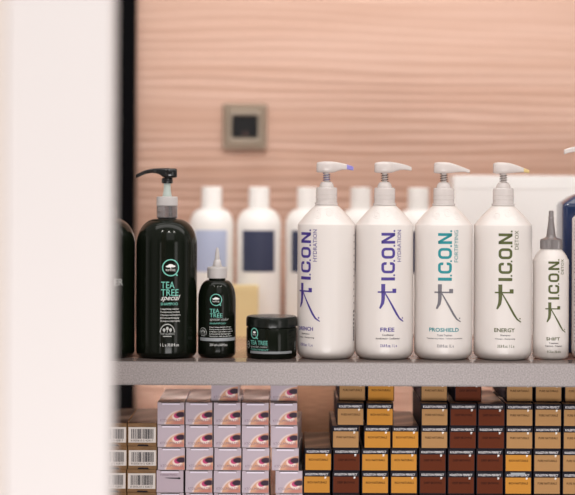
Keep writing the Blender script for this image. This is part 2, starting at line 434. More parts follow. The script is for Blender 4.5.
def icon_art(parent, R, rot, cm, cs, rng, name, lines, vol, k=1.0, v0=0.0, hfn=None, range_w=32):
    """the lettering: px units; y measured up from image row 290 of the large bottle"""
    hfn = hfn or hf
    zb = hfn(290 + v0); px = S * k * (D - R) / D
    Y = lambda v: 290 - v
    b1 = art()
    xL, xR = -8.3, 5.6
    # N (reads upwards: letter height runs along x, baseline at the right)
    t_ = 3.1
    rect(b1, xL, Y(243.2), xR, Y(243.2) + t_ * .9); rect(b1, xL, Y(232.4) - t_ * .9, xR, Y(232.4))
    poly(b1, [(xL, Y(243.2) + t_ * .9), (xL, Y(243.2)), (xR, Y(232.4) - t_ * .9), (xR, Y(232.4))])
    # O
    def rr(x0, y0, x1, y1, r, a0=0, a1=360):
        pts = []
        for (cx, cy, s) in ((x1 - r, y1 - r, 0), (x0 + r, y1 - r, 90), (x0 + r, y0 + r, 180), (x1 - r, y0 + r, 270)):
            pts += arc(cx, cy, r, r, s, s + 90, 5)
        return pts
    q = rr(xL + 1.4, Y(258.2) + 1.4, xR - 1.4, Y(247.2) - 1.4, 3.0); stroke(b1, q + [q[0]], 2.7)
    # C open towards the top end of the line
    x0, x1, y0, y1, r = xL + 1.4, xR - 1.4, Y(272.9) + 1.4, Y(262.4), 3.0
    c = [(x0 + 1.6, y1)] if False else []
    c = arc(x0 + 2.6, y1 - 2.2, 2.6, 1.6, 60, 180, 5) + arc(x0 + r, y0 + r, r, r, 180, 270, 6) + arc(x1 - r, y0 + r, r, r, 270, 360, 6) + arc(x1 - 2.6, y1 - 2.2, 2.6, 1.6, 0, 120, 5)
    stroke(b1, c, 2.7)
    rect(b1, xL, Y(280.0), xR, Y(276.9))
    for v in (230.4, 245.3, 260.4, 274.8): rect(b1, xR - 1.7, Y(v) - .85, xR, Y(v) + .85)
    wrap('brand_lettering', b1, cm, parent, R, rot, zb, px)
    wrap('range_lettering', text(art(), rng, 8.0, Y(229.5 + range_w), 4.3, range_w, rot=True), cm, parent, R, rot, zb, px)
    b2 = art()
    stroke(b2, [(-6.3, Y(283.5)), (-6.3, Y(290)), (-6.3, Y(298)), (-7.0, Y(303)), (-9.6, Y(308.2))], [4.0, 3.9, 3.6, 3.2, 1.6])
    stroke(b2, [(-11.8, Y(291.6)), (4, Y(291.6))], 1.5)
    rect(b2, 3.0, Y(292.5), 7.0, Y(288.2))
    stroke(b2, [(-4.6, Y(292.4)), (-1, Y(298.5)), (3.6, Y(306.6)), (7.6, Y(313.6)), (11, Y(318.4)), (15.6, Y(321.4))], [1.2, 1.5, 2.0, 2.1, 1.6, 1.0])
    disc(b2, 14.4, Y(317.8), 0.8)
    wrap('brand_symbol', b2, cs, parent, R, rot, zb, px)
    nw = 3.3 * len(name) + 1
    wrap('product_name', text(art(), name, -1.9 - nw / 2, Y(331.2), nw, 4.0, bold=0.022), cm, parent, R, rot, zb, px)
    b3 = art()
    for i, (s_, w_) in enumerate(lines): text(b3, s_, -1.2 - w_ / 2, Y(335.6 + i * 3.4), w_, 2.2 - .35 * i, bold=.015)
    wrap('product_kind', b3, M['ink'] if cm is not M['turq'] else cs, parent, R, rot, zb, px)
    wrap('volume_print', text(art(), vol, -9, Y(346.8), 17, 3.0, bold=.015), cs if cm is M['turq'] else cm, parent, R, rot, zb, px)

PROF1 = None
def pump_bottle(u, label, rot, cm, cs, rng, name, lines, vol, head, tip, tipmat, spring, range_w=32, nozzle_rot=0, vs=223.0, y=D, Rp=28.85, dv=0, lettering=True):
    t = thing('pump_bottle', label, 'bottle', (X(u, y, 280), y, SHELF), 0, 'white pump bottles on the shelf')
    bd = obj('bottle_body', lathe(bottle_profile(Rp, vs + dv, 204.5 + dv, 10.6), n=96), M['white_plastic'], t, smooth=50)
    if lettering: obj('moulded_flourish', swirls(), M['white_plastic'], t, smooth=60)
    # collar with moulded rings
    pr = []
    zz = [204.6, 204.0, 203.3, 202.6, 202.5, 199.4, 199.2, 198.7, 198.5, 195.4, 195.2, 194.7, 194.5, 188, 187.2]
    rr_ = [11.2, 11.5, 11.5, 11.2, 10.4, 10.4, 10.1, 10.1, 10.5, 10.5, 10.2, 10.2, 10.5, 10.3, 9.6]
    pr = [(r * S, h(v + dv)) for r, v in zip(rr_, zz)] + [(7.4 * S, h(187.0 + dv)), (6.9 * S, h(184.5 + dv)), (5.6 * S, h(182.4 + dv)), (4.6 * S, h(181.6 + dv))]
    obj('collar', lathe(pr, n=96), M['pump'], t, smooth=35)
    obj('stem', lathe([(2.6 * S, h(182 + dv)), (2.6 * S, h(172.2 + dv))], n=24), M['pump'], t, smooth=50)
    pts = []
    for i in range(73):
        a = i / 72 * 3.6 * 2 * PI; pts.append((3.5 * S * math.cos(a), 3.5 * S * math.sin(a), h(181.2 + dv) + i / 72 * 8.2 * S))
    obj('spring', add_tube(bmesh.new(), pts, 0.45 * S, n=6), spring, t, smooth=60)
    hd = obj('pump_head', add_loft_x(bmesh.new(), [(a, b_ - dv * S, c_ - dv * S, d_) for a, b_, c_, d_ in secs(head)], n=24), M['pump'], t, smooth=50)
    tp = obj('nozzle_tip', add_loft_x(bmesh.new(), [(a, b_ - dv * S, c_ - dv * S, d_) for a, b_, c_, d_ in secs(tip)], n=24), tipmat, hd, smooth=50)
    if nozzle_rot: hd.rotation_euler.z = nozzle_rot
    if lettering: icon_art(t, Rp * S, rot, cm, cs, rng, name, lines, vol, range_w=range_w)
    return t
V_, T_, O_ = M['violet'], M['turq'], M['olive']
p1 = pump_bottle(326.2, 'white pump bottle with violet lettering turned aside and a purple-tinted nozzle tip, beside the jar', math.radians(-44), V_, V_, 'HYDRATION', 'DRENCH',
            [('Shampoo', 11), ('Champu - Shampooing', 22)], '33.8 fl.oz. 1 L e', HEAD_A, TIP_A, M['purple_tint'], M['spring_p'])
b4 = art()
for i in range(11): rect(b4, -.7, 290 - (236.5 + 12.9 * i * .52) - .8, .7, 290 - (236.5 + 12.9 * i * .52) + .8)
for v in (312, 316, 320, 324, 328, 331, 334, 337, 340): rect(b4, -1.6, 290 - v - 1.1, 1.6, 290 - v + 1.1)
wrap('side_print', b4, M['ink'], p1, R1, math.radians(70), hf(290), S)
pump_bottle(384.2, 'white pump bottle with violet lettering facing front and a clear nozzle tip', math.radians(7), V_, V_, 'HYDRATION', 'FREE',
            [('Conditioner', 12), ('Acondicionador - Conditionneur', 25)], '33.8 fl.oz. 1 L e', HEAD_A, TIP_A, M['pump'], M['spring'])
pump_bottle(443.4, 'white pump bottle with turquoise lettering and a grey running symbol', 0, T_, M['slate'], 'FORTIFYING', 'PROSHIELD',
            [('Protein Treatment', 15), ('Tratamiento de proteinas - Traitement aux proteines', 38)], '33.8 fl.oz. 1L e', HEAD_B, TIP_B, M['pump'], M['spring'])
pump_bottle(502.8, 'white pump bottle with olive green lettering and a yellowed nozzle tip', 0, O_, O_, 'DETOX', 'ENERGY',
            [('Shampoo', 10), ('Champu - Shampooing', 20)], '33.8 fl.oz. 1 L e', HEAD_B, TIP_B, M['yellow_tint'], M['spring'], range_w=19)

# far right white bottle, mostly beyond the frame, spout pointing left
HEAD_C = [(-10.2, 159, 151.5, 3.0), (-9, 160, 149.5, 5.5), (-4, 160, 146.5, 8.2), (2, 160, 145.5, 9.6), (8, 159.5, 145.2, 7), (13, 156, 144.5, 4.8), (20, 152.5, 144.2, 3.6), (28, 150.6, 145.2, 3.0)]
TIP_C = [(28, 150.6, 145.2, 3.0), (34, 151.6, 146.8, 2.6), (38, 153, 148.4, 2.2)]
pb = pump_bottle(601.5, 'white pump bottle with dark small print, cut by the right edge, spout pointing left', 0, O_, O_, '', '', [], '',
            HEAD_C, TIP_C, M['pump'], M['spring'], vs=216, lettering=False, Rp=29.2)
for c_ in pb.children:
    if c_.name.startswith('pump_head'): c_.rotation_euler.z = PI
    if c_.name.startswith(('stem', 'spring')): c_.scale.z = 1; c_.location.z = 0
    if c_.name.startswith('stem'): c_.location.z = 11 * S
    if c_.name.startswith('spring'): c_.location.z = 10 * S
b5 = art()
random.seed(3)
for i in range(34):
    v = 222 + i * 3.6
    if i in (6, 7, 15, 24): continue
    x = -12
    while x < 12:
        w_ = random.uniform(1.2, 3.2); rect(b5, x, 290 - v - .55, min(x + w_, 12), 290 - v + .55); x += w_ + .8
wrap('small_print', b5, M['faint_ink'], pb, 29.2 * S, math.radians(-52), hf(290), S)

# ---------------------------------------------------------------- small white nozzle bottle
R5 = 17.8 * S; y5 = D
t = thing('nozzle_bottle', 'small white bottle with olive lettering and a dark grey pointed nozzle cap', 'bottle', (X(550.7, y5, 300), y5, SHELF))
obj('bottle_body', lathe(bottle_profile(17.8, 257.5, 247.3, 9.8, rb=3.5), n=80), M['white_plastic'], t, smooth=50)
pr = [(10.6, 247.6), (10.8, 247.0), (10.8, 239.5), (10.2, 238), (8.8, 237.4), (6.4, 236.6), (5.0, 235.4), (4.6, 234)]
obj('screw_cap', lathe([(r * S, h(v)) for r, v in pr], n=96, ribs=1, ribr=(h(247.3), h(239))), M['gunmetal'], t, smooth=25)
pr = [(4.7, 235), (4.3, 231), (3.3, 224), (2.6, 218.2), (2.5, 217.8), (3.0, 217.4), (3.0, 216.4), (2.5, 216), (2.4, 210.4), (2.1, 209.6), (1.2, 209.3)]
obj('nozzle', lathe([(r * S, h(v)) for r, v in pr], n=32), M['gunmetal'], t, smooth=40)
hf5 = lambda v: (BV - VC) * S + (VC - v) * S * (D - R5) / D
# small bottle uses the same design at a reduced size
icon_art(t, R5, math.radians(4), O_, O_, 'DETOX', 'SHIFT', [('Treatment', 12), ('Tratamiento - Traitement', 22)], '8.5 fl.oz. 250 ml e', k=0.80, v0=0,
         hfn=lambda v: hf5(306.3), range_w=19)

# ---------------------------------------------------------------- dark green bottles
def tea_symbol(parent, R, cx, v, r, hfn, px=S, rcap=None):
    """teal ring with a tail, small tree and word inside; cx in px of arc from the centre line"""
    a = art(); Y = lambda q: v - q
    q = arc(cx, 0, r, r, -40, 320, 36); stroke(a, q[:-1] + [q[0]], 1.05 * r / 7.8)
    stroke(a, [(cx + r * .62, -r * .72), (cx + r * .86, -r * 1.02)], 1.3 * r / 7.8)
    wrap('ring_emblem', a, M['teal'], parent, R, 0, hfn(v), px)
    a = art()
    disc(a, cx - r * .28, r * .16, r * .34, r * .13, 12); disc(a, cx + r * .25, r * .18, r * .36, r * .13, 12); disc(a, cx, r * .32, r * .32, r * .12, 12)
    stroke(a, [(cx, r * .2), (cx, -r * .12)], r * .09)
    text(a, 'PAUL MITCHELL', cx - r * .62, -r * .42, r * 1.24, r * .26, bold=0.0)
    wrap('tree_print', a, M['white_ink'], parent, R, 0, hfn(v), px, lift=0.0003)
def award(parent, R, cx, v, r, hfn, px=S, m=None):
    a = art()
    stroke(a, arc(cx, 0, r, r * 1.15, 0, 180, 20), r * .13)
    for k in (-.45, 0, .45): disc(a, cx + k * r, r * (.34 if k else .55), r * .2, r * .24, 12)
    for k in (-.45, 0, .45): stroke(a, [(cx + k * r, r * .3), (cx + k * r, 0)], r * .1)
    text(a, 'TREE ALLIANCE', cx - r, -r * .36, 2 * r, r * .3, bold=0.0)
    rect(a, cx - r * .6, -r * .62, cx + r * .6, -r * .5)
    wrap('award_emblem', a, m or M['grey_ink'], parent, R, 0, hfn(v), px)
def tea_body(Rp, vs0, vs1, rn, rb=6.0, n=96):
    """vs0 row where the shoulder meets the side, vs1 neck row"""
    p = [(0.5 * Rp * S, 0.0015), ((Rp - rb) * S, 0)]
    p += [((Rp - rb + rb * math.sin(t)) * S, (rb * (1 - math.cos(t))) * S) for t in [PI / 2 * i / 7 for i in range(1, 8)]]
    z0, z1 = rb * S, h(vs0)
    p += [(Rp * S, z0 + (z1 - z0) * i / 10) for i in range(1, 11)]
    for i in range(1, 13):
        t = PI / 2 * i / 12
        p.append(((rn + (Rp - rn) * math.cos(t) ** 0.9) * S if i < 12 else rn * S, h(vs0) + (h(vs1) - h(vs0)) * math.sin(t)))
    p.append((rn * S, h(vs1 - 1.6)))
    return lathe(p, n=n)
RT = 30.3 * S
hft = lambda v: (BV - VC) * S + (VC - v) * S * (D - RT) / D
def tea_pump_bottle(u, label, pump):
    t = thing('pump_bottle', label, 'bottle', (X(u, D, 290), D, SHELF), 0)
    obj('bottle_body', tea_body(30.3, 246, 219.2, 9), M['tea'], t, smooth=60)
    if not pump:
        obj('disc_cap', lathe([(11 * S, h(219)), (11.3 * S, h(218.5)), (11.3 * S, h(210)), (10.6 * S, h(209)), (4 * S, h(208.6))], n=64), M['tea_black'], t, smooth=40)
        return t
    obj('collar', lathe([(r * S, h(v)) for r, v in [(9.8, 218.6), (10.3, 218), (10.4, 213), (10.1, 212.6), (10.4, 212.2), (10.3, 206.3)]], n=96), M['clear'], t, smooth=30)
    obj('collar_ring', lathe([(r * S, h(v)) for r, v in [(10.3, 206.2), (10.6, 205.8), (10.5, 198), (10.0, 197.2), (5, 197)]], n=96, ribs=1, ribr=(h(205.7), h(198.5))), M['cap_white'], t, smooth=25)
    obj('stem', lathe([(r * S, h(v)) for r, v in [(4.8, 197.2), (4.2, 194), (3.5, 190), (3.4, 183)]], n=32), M['stem'], t, smooth=50)
    bm = bmesh.new()
    add_lathe(bm, [(r * S, h(v)) for r, v in [(5.2, 184), (5.6, 183.4), (5.6, 179.6), (4.6, 178.4)]], n=32)
    sec = [(9.8, 177.6, 169.8, 4.5), (8.6, 178.2, 169.0, 6.6), (4, 178.8, 168.6, 8), (-1, 178.8, 168.6, 8), (-4.5, 177.6, 168.6, 6.8), (-7, 175.6, 168.7, 5), (-10, 174.2, 168.8, 4), (-15, 173.6, 169.3, 3.4), (-21, 174.6, 170.6, 3.0), (-26, 176.6, 172.6, 2.6), (-30, 178.6, 174.6, 2.3), (-31.2, 178.4, 175.4, 1.6)]
    add_loft_x(bm, [(x * S, h(a), h(c), w_ * S) for x, a, c, w_ in sec][::-1], n=24)
    obj('pump_head', bm, M['tea_black'], t, smooth=50)
    return t
tb = tea_pump_bottle(166.7, 'large green-black pump bottle with teal ring emblem and black spout pointing left', True)
tb.rotation_euler.z = 0.055
tea_symbol(tb, RT, 4.4, 268.3, 7.9, hft)
a = art(); text(a, 'TEA', -5.0, 0, 13.3, 6.6, bold=0.0); text(a, 'TREE', -5.0, -7.3, 17.5, 6.4)
wrap('brand_lettering', a, M['teal'], tb, RT, 0, hft(289), S)
wrap('script_lettering', text(art(), 'special', -5.2, 0, 19.5, 6.8, shear=0.45, bold=0.0), M['white_ink'], tb, RT, 0, hft(302.6), S)
wrap('product_name', text(art(), 'SHAMPOO', -5.2, 0, 17, 2.7), M['teal'], tb, RT, 0, hft(306), S)
a = art()
for i, s_ in enumerate(['Invigorating cleanser', 'Shampooing tonifiant', 'Champu estimulante', 'Erfrischende Reinigung', 'Shampoo rinfrescante']):
    text(a, s_, -5.4, -i * 2.95, 18.5 + (i % 3) * .8, 2.0)
wrap('small_print', a, M['white_ink'], tb, RT, 0, hft(310.8), S)
award(tb, RT, 1.4, 333, 7.0, hft)
wrap('volume_print', text(art(), '1 L e 33.8 fl.oz.', -5.4, 0, 19, 2.8), M['white_ink'], tb, RT, 0, hft(347), S)
tl = tea_pump_bottle(104.8, 'green-black bottle with grey letters half hidden behind the white panel', False)
wrap('grey_lettering', text(art(), 'ER', 0, 0, 9.5, 6.6), M['grey_ink'], tl, RT, math.asin(12 / 29.5), hft(286.6), S)

# small nozzle bottle
RS = 18.9 * S; hs = lambda v: (BV - VC) * S + (VC - v) * S * (D - RS) / D
t = thing('nozzle_bottle', 'small green-black bottle with frosted white pointed nozzle cap and teal lettering', 'bottle', (X(217.0, D, 310), D, SHELF))
obj('bottle_body', tea_body(18.9, 301, 280.2, 8.4, rb=4.5, n=80), M['tea'], t, smooth=60)
obj('screw_cap', lathe([(r * S, h(v)) for r, v in [(9.4, 278.4), (9.9, 277.8), (10.0, 268.6), (9.4, 267.4), (5.0, 266.8), (4.6, 265.6)]], n=96, ribs=1, ribr=(h(277.6), h(269.4))), M['cap_white'], t, smooth=25)
obj('nozzle', lathe([(r * S, h(v)) for r, v in [(4.6, 267), (4.2, 264), (3.4, 260.6), (2.6, 260), (2.3, 256), (1.7, 251.5), (1.3, 249), (1.0, 248)]], n=32), M['cap_white'], t, smooth=45)
tea_symbol(t, RS, -0.2, 300.2, 5.6, hs)
a = art(); text(a, 'TEA', -6.4, 0, 9.4, 3.9); text(a, 'TREE', -6.4, -4.5, 12.6, 3.9)
wrap('brand_lettering', a, M['teal'], t, RS, 0, hs(313.2), S)
wrap('script_lettering', text(art(), 'special color', -6.4, 0, 19.5, 3.6, shear=0.45), M['grey_ink'], t, RS, 0, hs(321.9), S)
wrap('product_name', text(art(), 'SHAMPOO', -6.4, 0, 16, 1.6), M['teal'], t, RS, 0, hs(324.6), S)
a = art()
for i, s_ in enumerate(['Invigorating cleanser for hair', 'Shampooing tonifiant pour les', 'Champu estimulante para el', 'Erfrischende Reinigung fur', 'Shampoo rinfrescante per']):
    text(a, s_, -6.6, -i * 2.25, 23 + (i % 3), 1.5)
wrap('small_print', a, M['white_ink'], t, RS, 0, hs(328.4), S)
a = art(); rect(a, -19, 0, 25, 3.2); wrap('silver_band', a, M['silver_ink'], t, RS, 0, hs(341.6), S)
award(t, RS, -14.5, 334, 4.6, hs)
wrap('volume_print', text(art(), '200 ml e 6.8 fl.oz.', -6.4, 0, 18.5, 2.3), M['white_ink'], t, RS, 0, hs(346.4), S)

# jar
RJ = 25.4 * S; yj = D - 0.003; hj = lambda v: (BV - VC) * S + (VC - v) * S * (yj - RJ) / D
t = thing('cosmetic_jar', 'low round green-black jar with screw lid, silver line and teal lettering', 'jar', (X(271.6, yj, 335), yj, SHELF))
zt = h(315.8)
obj('jar_body', lathe([(0.6 * RJ, 0.0012), (RJ - .004, 0), (RJ - .0015, .0008), (RJ - .0005, .0025), (RJ - .0003, .01), (RJ - .0003, h(328)), (RJ - .001, h(327)), (RJ - .0022, h(326.4)), (RJ - .0022, h(325.6))], n=96), M['tea'], t, smooth=40)
obj('lid', lathe([(RJ - .001, h(326)), (RJ, h(325.6)), (RJ + .0002, h(324)), (RJ, h(319)), (RJ - .0004, h(317)), (RJ - .002, zt), (RJ - .006, zt + .0002), (0.01, zt + .0002)], n=96), M['tea_lid'], t, smooth=40)
rotj = math.radians(-16)
def wj(name, a, m, u, v, w_=None):
    return wrap(name, a, m, t, RJ, math.asin(max(-.98, min(.98, u * S / RJ))), hj(v), S)
a = art(); q = arc(0, 0, 4.3, 5.0, -50, 310, 32); stroke(a, q[:-1] + [q[0]], .9); stroke(a, [(2, -3.4), (4.4, -5.4)], 1.0); wj('ring_emblem', a, M['teal'], -16.8, 334)
a = art(); disc(a, 0, 1, 2.1, 1.0, 12); text(a, 'PAUL MITCHELL', -2.6, -2.0, 5.2, 1.4, bold=0.0); wj('tree_print', a, M['white_ink'], -16.8, 334)
wj('brand_lettering', text(art(), 'TEA TREE', -10.0, 0, 20, 4.2), M['teal'], -13, 345.4)
wj('script_lettering', text(art(), 'special color', -10, 0, 20.5, 2.9, shear=.45), M['grey_ink'], -13, 349)
wj('product_name', text(art(), 'TREATMENT', -10, 0, 21, 1.7), M['teal'], -13, 351.2)
a = art(); rect(a, -23, 0, 24, 2.4); wj('silver_band', a, M['silver_ink'], -1, 354.2)
a = art(); stroke(a, arc(0, 0, 2.4, 3.4, 0, 360, 20), .5); text(a, 'TREE', -1.8, -.8, 3.6, 1.6); wj('award_emblem', a, M['grey_ink'], -22.6, 346)
wj('side_print', text(art(), 'VEGAN', -1, 0, 1.9, 9, rot=True), M['grey_ink'], 23.2, 352)

# navy flask at the right behind the white bottles
def rrect(w_, d_, r, n=6):
    pts = []
    for (cx, cy, s) in ((w_ - r, d_ - r, 0), (-w_ + r, d_ - r, 90), (-w_ + r, -d_ + r, 180), (w_ - r, -d_ + r, 270)):
        pts += arc(cx, cy, r, r, s, s + 90, n)
    return pts
def loft_rr(secs_):
    bm = bmesh.new(); rings = []
    for w_, d_, r, z in secs_: rings.append([bm.verts.new((x, y, z)) for x, y in rrect(w_, d_, r)])
    n = len(rings[0])
    for a_, c_ in zip(rings, rings[1:]):
        for k in range(n): bm.faces.new((a_[k], a_[(k + 1) % n], c_[(k + 1) % n], c_[k]))
    bm.faces.new(rings[0][::-1]); bm.faces.new(rings[-1]); return bm
yn = 2.335
xn = X(562.6, yn - .03, 280)
t = thing('navy_flask', 'navy blue square-shouldered flask behind the white bottle at the right edge', 'flask', (xn + 0.045, yn, SHELF))
hn = lambda v: Z(v, yn) - SHELF
obj('flask_body', loft_rr([(.042, .028, .006, 0), (.045, .031, .008, .002), (.045, .031, .008, hn(206)), (.0446, .0306, .008, hn(203.6)), (.043, .029, .008, hn(201.4)), (.032, .022, .008, hn(196)), (.016, .016, .008, hn(191)), (.013, .013, .008, hn(189))]), M['navy'], t, smooth=40)
obj('cap', lathe([(.0125, hn(189.2)), (.0125, hn(181)), (.0115, hn(180))], n=48), M['navy'], t, smooth=40)

# ---------------------------------------------------------------- back row on the shelf
yb = 2.60; kb = S * yb / D
def hb(v): return (Z(v, yb) - SHELF)
labels_b = [('blurred white bottle with pale blue label behind the small green-black nozzle bottle', 'pale_label', 211.5),
            ('white bottle with navy label, out of focus above the dark jar', 'navy_label', 258.8),
            ('blurred white bottle at the back, mostly behind the violet-lettered pump bottle beside the jar', 'navy_label', 307.3),
            ('blurred white bottle at the back, behind the front-facing violet-lettered pump bottle', 'navy_label', 360.5),
            ('blurred white bottle at the back, behind the turquoise-lettered pump bottle', 'navy_label', 418)]
proto = None
for lab, lm, u in labels_b:
    if proto is None:
        r = thing('shampoo_bottle', lab, 'bottle', (0, 0, 0), 0, 'blurred white bottles in the back row')
        p = [(.8 * 22 * kb, 0), (21 * kb, .0015), (22 * kb, .006)] + [(22 * kb, .006 + (hb(226) - .006) * i / 6) for i in range(1, 7)]
        p += [((10.5 + 11.5 * math.cos(PI / 2 * i / 8)) * kb, hb(226) + (hb(209) - hb(226)) * math.sin(PI / 2 * i / 8)) for i in range(1, 9)]
        obj('bottle_body', lathe(p + [(8 * kb, hb(208.6))], n=64), M['white_back'], r, smooth=50)
        obj('cap', lathe([(10.2 * kb, hb(208.8)), (10.4 * kb, hb(208)), (10.3 * kb, hb(188)), (9.6 * kb, hb(187.2)), (2 * kb, hb(187))], n=64), M['white_back'], r, smooth=40)
        a = art(); rect(a, -17.5, hb(271) / kb, 17.5, hb(230) / kb)
        wrap('label', a, M['navy_label'], r, 22 * kb, 0, 0, kb)
        proto = r
    else: r = copy_tree(proto)
    r['label'] = lab; r.location = (X(u, yb, 250), yb, SHELF)
pl = [c_ for c_ in proto.children if c_.name.startswith('label')][0]
pl.data = pl.data.copy(); pl.data.materials[0] = M['pale_label']
o = thing('yellow_carton', 'small pale yellow carton blurred between the small nozzle bottle and the jar', 'carton', (X(240, 2.52, 310), 2.52, SHELF))
w2 = (X(258, 2.52) - X(222, 2.52)) / 2
obj('carton_body', bx(-w2, w2, 0, .035, 0, Z(286, 2.52) - SHELF, bev=.0006), M['yellow_card'], o)
obj('tuck_flap', bx(-w2 + .002, w2 - .002, -.0006, .001, Z(286, 2.52) - SHELF - .012, Z(286, 2.52) - SHELF - .0005), M['yellow_card'], o)
xa, xb = X(454, 2.57, 200), X(640, 2.57, 200)
o = thing('white_display_box', 'large plain white display box, blurred behind the right-hand pump bottles', 'box', ((xa + xb) / 2, 2.57, SHELF))
hz = Z(174.5, 2.57) - SHELF
obj('box_body', bx(-(xb - xa) / 2, (xb - xa) / 2, 0, .08, 0, hz - .022, bev=.001), M['white_card'], o)
obj('box_lid', bx(-(xb - xa) / 2 - .0008, (xb - xa) / 2 + .0008, -.0008, .0808, hz - .0225, hz, bev=.001), M['white_card'], o)

# ---------------------------------------------------------------- cartons under the shelf
KP = S * 2.2 / D                     # metres per pixel at the carton fronts
YF = 2.20; DEP = 0.145
def carton_body(w_, h_, side, topm, bev=.0005):
    bm = bx(-w_ / 2, w_ / 2, 0, DEP, 0, h_, bev=bev, seg=1)
    bm.normal_update()
    for f in bm.faces:
        if f.normal.z > .9: f.material_index = 1
    return bm, [side, topm]
KW, KH, PITCH = 27.0, 22.55, 22.66
def make_colour_carton(kind):
    face, ink, shade = {'R': ('rich', 'text_brown', 'RICH NATURALS'), 'P': ('pure', 'text_brown', 'PURE NATURALS'), 'D': ('deep', 'text_deep', 'DEEP BROWNS')}[kind]
    t = thing('hair_colour_carton', 'x', 'carton', (0, 0, 0))
    bm, ms = carton_body(KW * KP, KH * KP, M['box_black'], M['top_hair']); obj('carton_body', bm, ms, t)
    a = art(); rect(a, -KW / 2 + .9, .9, KW / 2 - .7, KH - 5.6); flat('front_panel', a, M[face], t, KP, -.0002)
    flat('brand_lettering', text(art(), 'KOLESTON PERFECT', -KW / 2 + 2.2, KH - 4.3, 22.6, 2.2, bold=.02), M['pale_ink'], t, KP, -.0002)
    flat('shade_lettering', text(art(), shade, -9.2 if kind != 'D' else -8.6, KH - 12.4, 19 if kind != 'D' else 17.6, 2.2, bold=.01), M[ink], t, KP, -.0004)
    a = art(); disc(a, 8.6, KH - 6.1, 1.1, .65, 12); rect(a, 7.6, KH - 7.5, 9.2, KH - 7.0)
    flat('round_logo', a, M['white_ink'], t, KP, -.0005)
    return t
def make_eye_carton(flip=False):
    t = thing('picture_carton', 'x', 'carton', (0, 0, 0))
    bm, ms = carton_body(KW * KP, KH * KP, M['lilac_side'], M['top_grey']); obj('carton_body', bm, ms, t)
    a = art(); rect(a, -KW / 2 + .25, .6, KW / 2 - .25, KH - .3)
    if flip:
        flat('front_panel', a, M['lilac'], t, KP, -.0002)
        flat('grey_lettering', text(art(), 'Koleston Perfect', -9.5, KH - 5.4, 17, 1.9, bold=.02), M['faint_ink'], t, KP, -.0004)
        a = art(); stroke(a, [(-5, KH - 7.6), (0, KH - 7.8), (9, KH - 8)], [.3, 1.0, 1.4]); disc(a, 9.2, KH - 8, 1.5, 1.0, 14)
        flat('brush_print', a, M['ink'], t, KP, -.0005)
    else:
        # picture in its own coordinates: origin at the middle of the print's lower right quarter
        for v in a.verts: v.co.x -= 0; v.co.y -= 0
        o = flat('picture_print', a, M['eye'], t, KP, -.0002)
        flat('grey_lettering', text(art(), 'KTOLUMWATTS', -10.5, 3.2, 22, 2.5), M['faint_ink'], t, KP, -.0004)
    a = art(); rect(a, -8.6, KH - 2.6, 8.8, KH - 1.0); flat('tuck_flap', a, M['lilac_flap'], t, KP, -.0005)
    a = art(); rect(a, -9.6, KH - .85, 9.4, KH - .25); flat('flap_gap', a, M['box_black'], t, KP, -.0006)
    return t
BW, BH, BP = 29.0, 23.0, 23.1
def make_barcode_carton():
    t = thing('barcode_carton', 'x', 'carton', (0, 0, 0))
    bm, ms = carton_body(BW * KP, BH * KP, M['kraft'], M['top_dark']); obj('carton_body', bm, ms, t)
    lb = flat('barcode_label', rect(art(), -BW / 2 + 1.0, 3.6, BW / 2 - .6, 19), M['label_white'], t, KP, -.0002)
    a = art(); x = -10.6; rr_ = random.Random(5)
    while x < 11.2:
        w_ = rr_.choice([.35, .5, .8, 1.1]); rect(a, x, 7.4, min(x + w_, 11.4), 17.2); x += w_ + rr_.choice([.35, .5, .8])
    text(a, '8 005610 5 42817', -11, 4.7, 22, 1.9)
    flat('barcode', a, M['ink'], lb, KP, -.0005)
    a = art(); poly(a, [(-5, 0.2), (7, 0.2), (5.6, 1.6), (-3.6, 1.6)]); flat('thumb_notch', a, M['box_black'], t, KP, -.0004)
    return t
def place(proto, used, u_left, z, v, width, rz=0, rec=0.0):
    o = proto if not used else copy_tree(proto)
    y = YF + rec
    o.location = (X(u_left + width / 2, y, v), y, z); o.rotation_euler.z = rz
    return o
ordn = ['first', 'second', 'third', 'fourth', 'fifth', 'sixth', 'seventh', 'eighth', 'ninth', 'tenth']
rown = {1: 'top row tucked under the shelf', 2: 'second row down', 3: 'third row down', 4: 'fourth row down', 5: 'fifth row down', 6: 'lowest row'}
cols = {  # column: [(row, left px, kind)]
 0: [(4, 304.6, 'R'), (5, 303.3, 'R')],
 1: [(1, 338.6, 'P'), (2, 336.9, 'P'), (3, 332.2, 'P'), (4, 333.2, 'D'), (5, 332.4, 'D')],
 2: [(1, 367.3, 'R'), (2, 366.3, 'R'), (3, 363.8, 'R'), (4, 361.4, 'R'), (5, 361.6, 'R')],
 3: [(3, 391.8, 'R'), (4, 390.2, 'R'), (5, 390.4, 'R')],
 4: [(1, 420.6, 'P'), (2, 421.0, 'P'), (3, 420.8, 'P'), (4, 419.0, 'D'), (5, 419.2, 'D')],
 5: [(1, 454.6, 'D'), (2, 449.8, 'D'), (3, 449.2, 'D'), (4, 447.9, 'D'), (5, 447.5, 'D')],
 6: [(2, 477.9, 'D'), (3, 477.6, 'D'), (4, 476.3, 'D'), (5, 476.2, 'D')],
 7: [(1, 506.0, 'P'), (2, 506.0, 'P'), (3, 505.8, 'P'), (4, 504.8, 'R'), (5, 504.6, 'R')],
 8: [(1, 535.0, 'P'), (2, 534.6, 'P'), (3, 534.2, 'P'), (4, 533.5, 'P'), (5, 533.4, 'P')],
 9: [(1, 564.4, 'P'), (2, 563.2, 'P'), (3, 563.0, 'P'), (4, 562.4, 'P'), (5, 562.3, 'P')],
}
cname = {'R': 'amber yellow', 'P': 'tan', 'D': 'chestnut brown'}
protos = {k: make_colour_carton(k) for k in 'RPD'}; used = set()
rj = random.Random(11)
